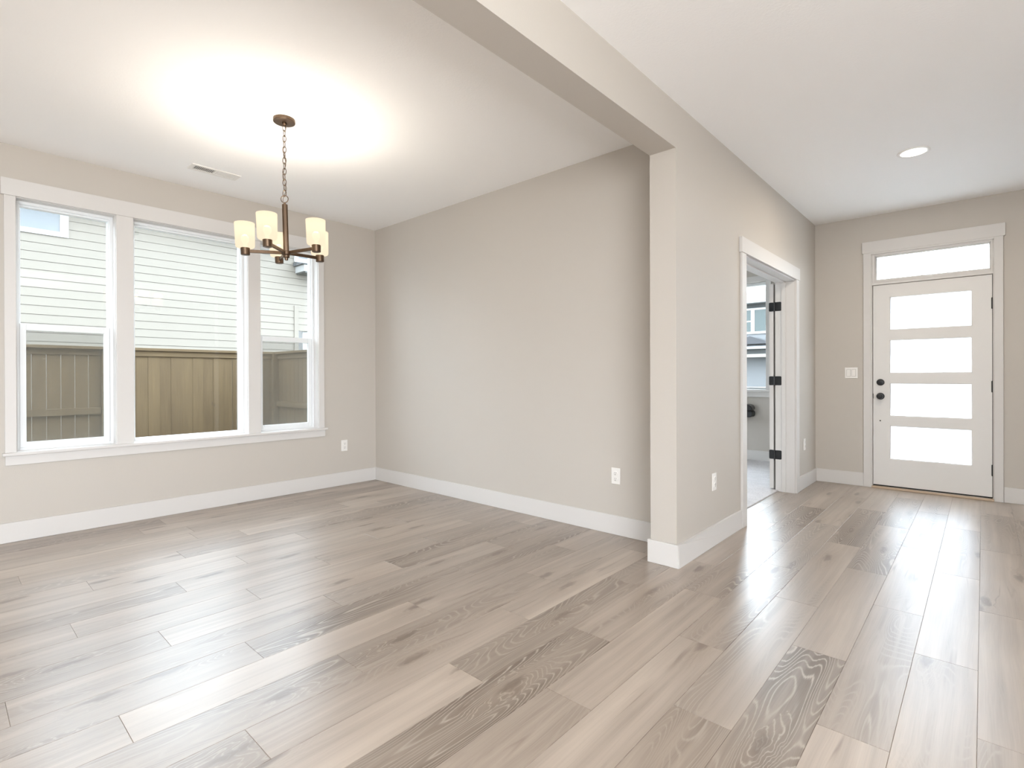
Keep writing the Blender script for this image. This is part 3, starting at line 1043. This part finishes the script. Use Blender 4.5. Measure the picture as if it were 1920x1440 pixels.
leanmb(MB().tube(ringpts(.0225), .0026, 8, True)).build('hanging_ring', MAT['bronze'], ch)
stem = MB()
stem.lathe((0, 0, -.022), (0, 0, -1), [(0, .004), (.006, .008), (.011, .009), (.013, .0175), (.318, .0175)], 8)
leanmb(stem).build('stem', MAT['bronze'], ch)
hub = MB()
hub.lathe((0, 0, -.325), (0, 0, -1), [(0, .019), (.004, .026), (.022, .026), (.026, .019), (.040, .019), (.043, .011), (.056, .010), (.058, .006)], 28)
leanmb(hub).build('hub', MAT['bronze'], ch)
ZA, RA = -.336, 0.232
for k in range(5):
    a = math.radians(-122 + 72 * k)
    ca, sa = math.cos(a), math.sin(a)
    cup_c = (ca * RA, sa * RA, ZA)
    arm = MB().bar((ca * .018, sa * .018, ZA), (ca * (RA - .020), sa * (RA - .020), ZA + .003), .013, .019)
    ao = leanmb(arm).build('arm', MAT['bronze'], ch, 0.002)
    cm = MB().lathe((cup_c[0], cup_c[1], ZA - .021), (0, 0, 1), [(0, .022), (.002, .0255), (.042, .0265), (.044, .024), (.044, .0)], 28, cap1=False)
    leanmb(cm).build('cup', MAT['bronze'], ch)
    sh = MB()
    # open cylinder with a rounded, closed foot; wall 3 mm
    zb = ZA + .022
    sh.lathe((cup_c[0], cup_c[1], zb), (0, 0, 1),
             [(.000, .020), (.001, .044), (.004, .050), (.010, .0535), (.020, .0545), (.150, .0575), (.152, .0570), (.1515, .0545), (.149, .0540), (.020, .0512), (.006, .046), (.004, .020)],
             40, cap0=False, cap1=False)
    leanmb(sh).build('shade', MAT['shade'], ch, sharp=80)
    bm_ = MB().lathe((cup_c[0], cup_c[1], zb + .004), (0, 0, 1), [(0, .012), (.022, .012), (.030, .018), (.048, .024), (.064, .022), (.076, .012), (.079, .003)], 20)
    bo = leanmb(bm_).build('bulb', MAT['bulb'], ch)
    pd = bpy.data.lights.new('bulb_lamp', 'POINT')
    pd.energy = 5.6
    pd.color = (1.0, 0.91, 0.79)
    pd.shadow_soft_size = 0.036
    po = bpy.data.objects.new('bulb_lamp', pd)
    COL.objects.link(po)
    po.location = L((cup_c[0], cup_c[1], zb + .112))
    po.parent = ch

# ------------------------------------------------------------------ outdoors: ground and fences
struct(MB().face([(-90, -60, -.35), (60, -60, -.35), (60, 80, -.35), (-90, 80, -.35)]), 'ground', MAT['ground'],
       'gravelly ground outside the house', 'ground')


def tn():
    return (random.uniform(.38, .66), random.random(), random.random())


XFN = -8.70
fe = empty('fence', (XFN, 0, -.35), 'weathered cedar board fence parallel to the dining windows', 'fence')
def loc(m, o):
    m.v = [(p[0] - o.location.x, p[1] - o.location.y, p[2] - o.location.z) for p in m.v]
    return m
m = MB()
y = -3.9
while y < 1.49:                        # panel with the rails towards the house and open gaps
    m.box(XFN - .044, XFN - .028, y, y + .1325, -.30, 1.50, tn(), 2)
    y += .1387
loc(m, fe).build('board_panel', MAT['fence'], fe)
m = MB()
y = 1.60
gaps = [.006, .002, .0015, .001, .001, .001, .001, .001, .002, .001]
i = 0
while y < 3.75:                        # panel with its boards towards the house
    m.box(XFN + .002 + (i % 2) * .003, XFN + .020 + (i % 2) * .003, y, y + .1387 - gaps[i % 10], -.30, 1.50, tn(), 2)
    y += .1387
    i += 1
loc(m, fe).build('board_panel', MAT['fence'], fe)
for z0_, z1_ in ((.649, .734), (-.15, -.065)):
    loc(MB().box(XFN - .028, XFN + .010, -3.9, 1.492, z0_, z1_, tn(), 1), fe).build('rail', MAT['fence'], fe, 0.002)
    loc(MB().box(XFN - .036, XFN + .002, 1.60, 3.78, z0_, z1_, tn(), 1), fe).build('rail', MAT['fence'], fe, 0.002)
loc(MB().box(XFN - .028, XFN - .008, -3.9, 1.492, 1.425, 1.500, tn(), 1), fe).build('fascia_board', MAT['fence'], fe, 0.002)
loc(MB().box(XFN + .0235, XFN + .041, 1.60, 3.785, 1.425, 1.500, tn(), 1), fe).build('fascia_board', MAT['fence'], fe, 0.002)
loc(MB().box(XFN - .060, XFN + .070, -3.9, 3.80, 1.502, 1.540, tn(), 1), fe).build('cap_board', MAT['fence'], fe, 0.003)
loc(MB().box(XFN - .07, XFN + .10, 3.72, 3.90, -.35, 1.50, tn(), 2), fe).build('post', MAT['fence'], fe, 0.003)
for yp in (-3.9, -1.2, 1.50):
    loc(MB().box(XFN - .06, XFN + .03, yp, yp + .09, -.35, 1.50, tn(), 2), fe).build('post', MAT['fence'], fe, 0.003)

YP = 3.775
fp = empty('fence', (-7.0, YP, -.35), 'short cedar fence returning from the corner towards the house', 'fence')
m = MB()
x = XFN + .103
while x < -5.40:
    m.box(x, x + .1335, YP + .030, YP + .046, -.30, 1.50, tn(), 2)
    x += .1387
loc(m, fp).build('board_panel', MAT['fence'], fp)
for z0_, z1_ in ((.649, .734), (-.15, -.065)):
    loc(MB().box(XFN + .101, -5.4, YP - .008, YP + .030, z0_, z1_, tn(), 0), fp).build('rail', MAT['fence'], fp, 0.002)
loc(MB().box(XFN + .101, -5.4, YP + .010, YP + .030, 1.425, 1.500, tn(), 0), fp).build('fascia_board', MAT['fence'], fp, 0.002)
loc(MB().box(XFN + .075, -5.3, YP - .03, YP + .10, 1.502, 1.540, tn(), 0), fp).build('cap_board', MAT['fence'], fp, 0.003)
loc(MB().box(-5.40, -5.31, YP, YP + .09, -.35, 1.50, tn(), 2), fp).build('post', MAT['fence'], fp, 0.003)

# ------------------------------------------------------------------ neighbour's house behind the fence
XN = -14.0


def siding(m, xf, y0, y1, z0, z1, exp, direction=1):
    """lapped courses facing +x"""
    z = z0
    while z < z1 - 1e-6:
        zt = min(z + exp, z1)
        g = .0055
        m.face([(xf - .016, y0, z), (xf - .016, y1, z), (xf - .016, y1, z + g), (xf - .016, y0, z + g)])
        m.face([(xf - .016, y0, z + g), (xf - .016, y1, z + g), (xf + .004, y1, z + g), (xf + .004, y0, z + g)])
        m.face([(xf + .004, y0, z + g), (xf + .004, y1, z + g), (xf - .006, y1, zt), (xf - .006, y0, zt)])
        m.face([(xf - .006, y0, zt), (xf - .006, y1, zt), (xf - .016, y1, zt), (xf - .016, y0, zt)])
        z = zt
    return m


nb = empty('house', (XN, 2.0, -.35), 'cream lap-sided neighbouring house behind the cedar fence', 'house')
SE = 0.1786
zoff = 4.0 - 26 * SE
m = MB()
siding(m, XN, -7.0, 6.62, zoff - 2 * SE, zoff + 17 * SE, SE)            # below the eave line
siding(m, XN, -7.0, 9.5, zoff + 17 * SE, zoff + 30 * SE, SE)
m.box(XN - .3, XN - .016, -7.0, 6.66, -.35, 3.0).box(XN - .3, XN - .016, -7.0, 9.5, 3.0, zoff + 30 * SE)
loc(m, nb).build('siding_wall', MAT['siding'], nb)
TOPZ = zoff + 30 * SE
loc(MB().box(XN - .29, XN + .022, 6.62, 6.74, -.35, 3.08), nb).build('corner_board', MAT['siding'], nb, 0.004)
# upper left window
wn = loc(MB().box(XN - .01, XN + .030, 1.742, 1.880, 4.0, 4.62).box(XN - .01, XN + .030, -.2, 1.742, 4.0, 4.098)
         .box(XN - .01, XN + .030, -.34, -.2, 4.0, 4.62), nb).build('window', MAT['gutter'], nb, 0.003)
loc(MB().box(XN - .01, XN + .012, -.2, 1.742, 4.098, 4.62), nb).build('pane', MAT['skyglass'], wn)
# upper right window, mostly hidden by the chandelier
wn = loc(MB().box(XN - .01, XN + .030, 6.62, 6.74, 4.28, 4.64).box(XN - .01, XN + .030, 6.74, 8.0, 4.28, 4.40), nb).build('window', MAT['gutter'], nb, 0.003)
loc(MB().box(XN - .01, XN + .012, 6.74, 8.0, 4.40, 4.62), nb).build('pane', MAT['skyglass'], wn)
# low eave with fascia and gutter
loc(MB().box(XN, XN + .52, 6.66, 9.5, 3.965, 4.145), nb).build('eave', MAT['gutter'], nb, 0.006)
m = MB()
m.rings([[(XN, 6.60, 4.150), (XN + .58, 6.60, 4.150), (XN + .58, 6.60, 4.165), (XN, 6.60, 4.26)],
         [(XN, 9.5, 4.150), (XN + .58, 9.5, 4.150), (XN + .58, 9.5, 4.165), (XN, 9.5, 4.26)]], smooth=False)
fix_normals(loc(m, nb).build('eave_roof', MAT['shingle'], nb))
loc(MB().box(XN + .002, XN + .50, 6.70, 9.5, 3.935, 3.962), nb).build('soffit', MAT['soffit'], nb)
# porch recess round the corner
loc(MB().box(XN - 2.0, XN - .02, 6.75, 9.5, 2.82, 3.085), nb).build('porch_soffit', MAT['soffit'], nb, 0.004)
loc(MB().box(XN - .35, XN - .08, 6.90, 7.15, -.35, 2.78), nb).build('porch_column', MAT['gutter'], nb, 0.006)
m = MB()
m.rings([[(XN - 6, -7.6, TOPZ + 0.02), (XN + .5, -7.6, TOPZ), (XN + .5, -7.6, TOPZ + .06), (XN - 6, -7.6, TOPZ + 0.08)],
         [(XN - 6, 10, TOPZ + 0.02), (XN + .5, 10, TOPZ), (XN + .5, 10, TOPZ + .06), (XN - 6, 10, TOPZ + 0.08)]], smooth=False)
fix_normals(loc(m, nb).build('roof', MAT['shingle'], nb))

# ------------------------------------------------------------------ house across the street, seen through the den window
YO = 36.0
op = empty('house', (-11, YO, -.35), 'grey two-storey house across the street seen through the den window', 'house')
loc(MB().box(-20, -4, YO, YO + 8, -.35, 5.82), op).build('wall', MAT['siding_grey'], op)
loc(MB().box(-20, -4, YO - .02, YO, 5.45, 5.80), op).build('under_eave_band', MAT['darkband'], op)
loc(MB().box(-20.5, -3.5, YO - .6, YO - .02, 5.81, 5.975), op).build('gutter', MAT['gutter'], op, 0.01)
m = MB()
m.rings([[(-20.6, YO - .6, 5.98), (-3.4, YO - .6, 5.98), (-3.4, YO + 8.6, 5.98), (-20.6, YO + 8.6, 5.98)],
         [(-9.0, YO + 3.8, 7.4), (-7.5, YO + 3.8, 7.4), (-7.5, YO + 4.2, 7.4), (-9.0, YO + 4.2, 7.4)]], smooth=False)
fix_normals(loc(m, op).build('roof', MAT['shingle'], op))
wn = MB()
wn.box(-12.4, -9.4, YO - .08, YO, 5.39, 5.52).box(-12.4, -9.4, YO - .10, YO, 3.83, 3.99)
for xa, xb in ((-12.4, -12.25), (-11.31, -11.08), (-9.55, -9.4)):
    wn.box(xa, xb, YO - .08, YO, 3.99, 5.39)
wn.box(-12.25, -11.31, YO - .06, YO, 4.62, 4.71)
wn = loc(wn, op).build('window', MAT['gutter'], op, 0.01)
loc(MB().box(-12.25, -9.55, YO - .03, YO, 3.99, 5.39), op).build('pane', MAT['darkglass'], wn)
# porch roof with a small gable, beam and dark band under it
m = MB()
m.rings([[(-14, YO - 1.6, 2.92), (-6, YO - 1.6, 2.92), (-6, YO, 2.92), (-14, YO, 2.92)],
         [(-14, YO - .2, 3.40), (-6, YO - .2, 3.40), (-6, YO, 3.40), (-14, YO, 3.40)]], smooth=False)
m.rings([[(-12.3, YO - 1.5, 3.10), (-9.5, YO - 1.5, 3.10), (-10.93, YO - 1.5, 3.60)], [(-12.3, YO, 3.10), (-9.5, YO, 3.10), (-10.93, YO, 3.60)]], smooth=False)
fix_normals(loc(m, op).build('porch_roof', MAT['shingle'], op))
loc(MB().box(-14, -6, YO - 1.72, YO - 1.58, 2.78, 2.92), op).build('porch_gutter', MAT['gutter'], op, 0.01)
loc(MB().box(-14, -6, YO - 1.4, YO - 1.2, 2.48, 2.78), op).build('porch_band', MAT['darkband'], op)
loc(MB().box(-14, -6, YO - 1.5, YO - 1.25, 2.26, 2.47), op).build('porch_beam', MAT['cream'], op, 0.01)
for xc in (-13.6, -9.0):
    loc(MB().box(xc - .12, xc + .12, YO - 1.5, YO - 1.26, -.35, 2.26), op).build('porch_post', MAT['gutter'], op, 0.01)
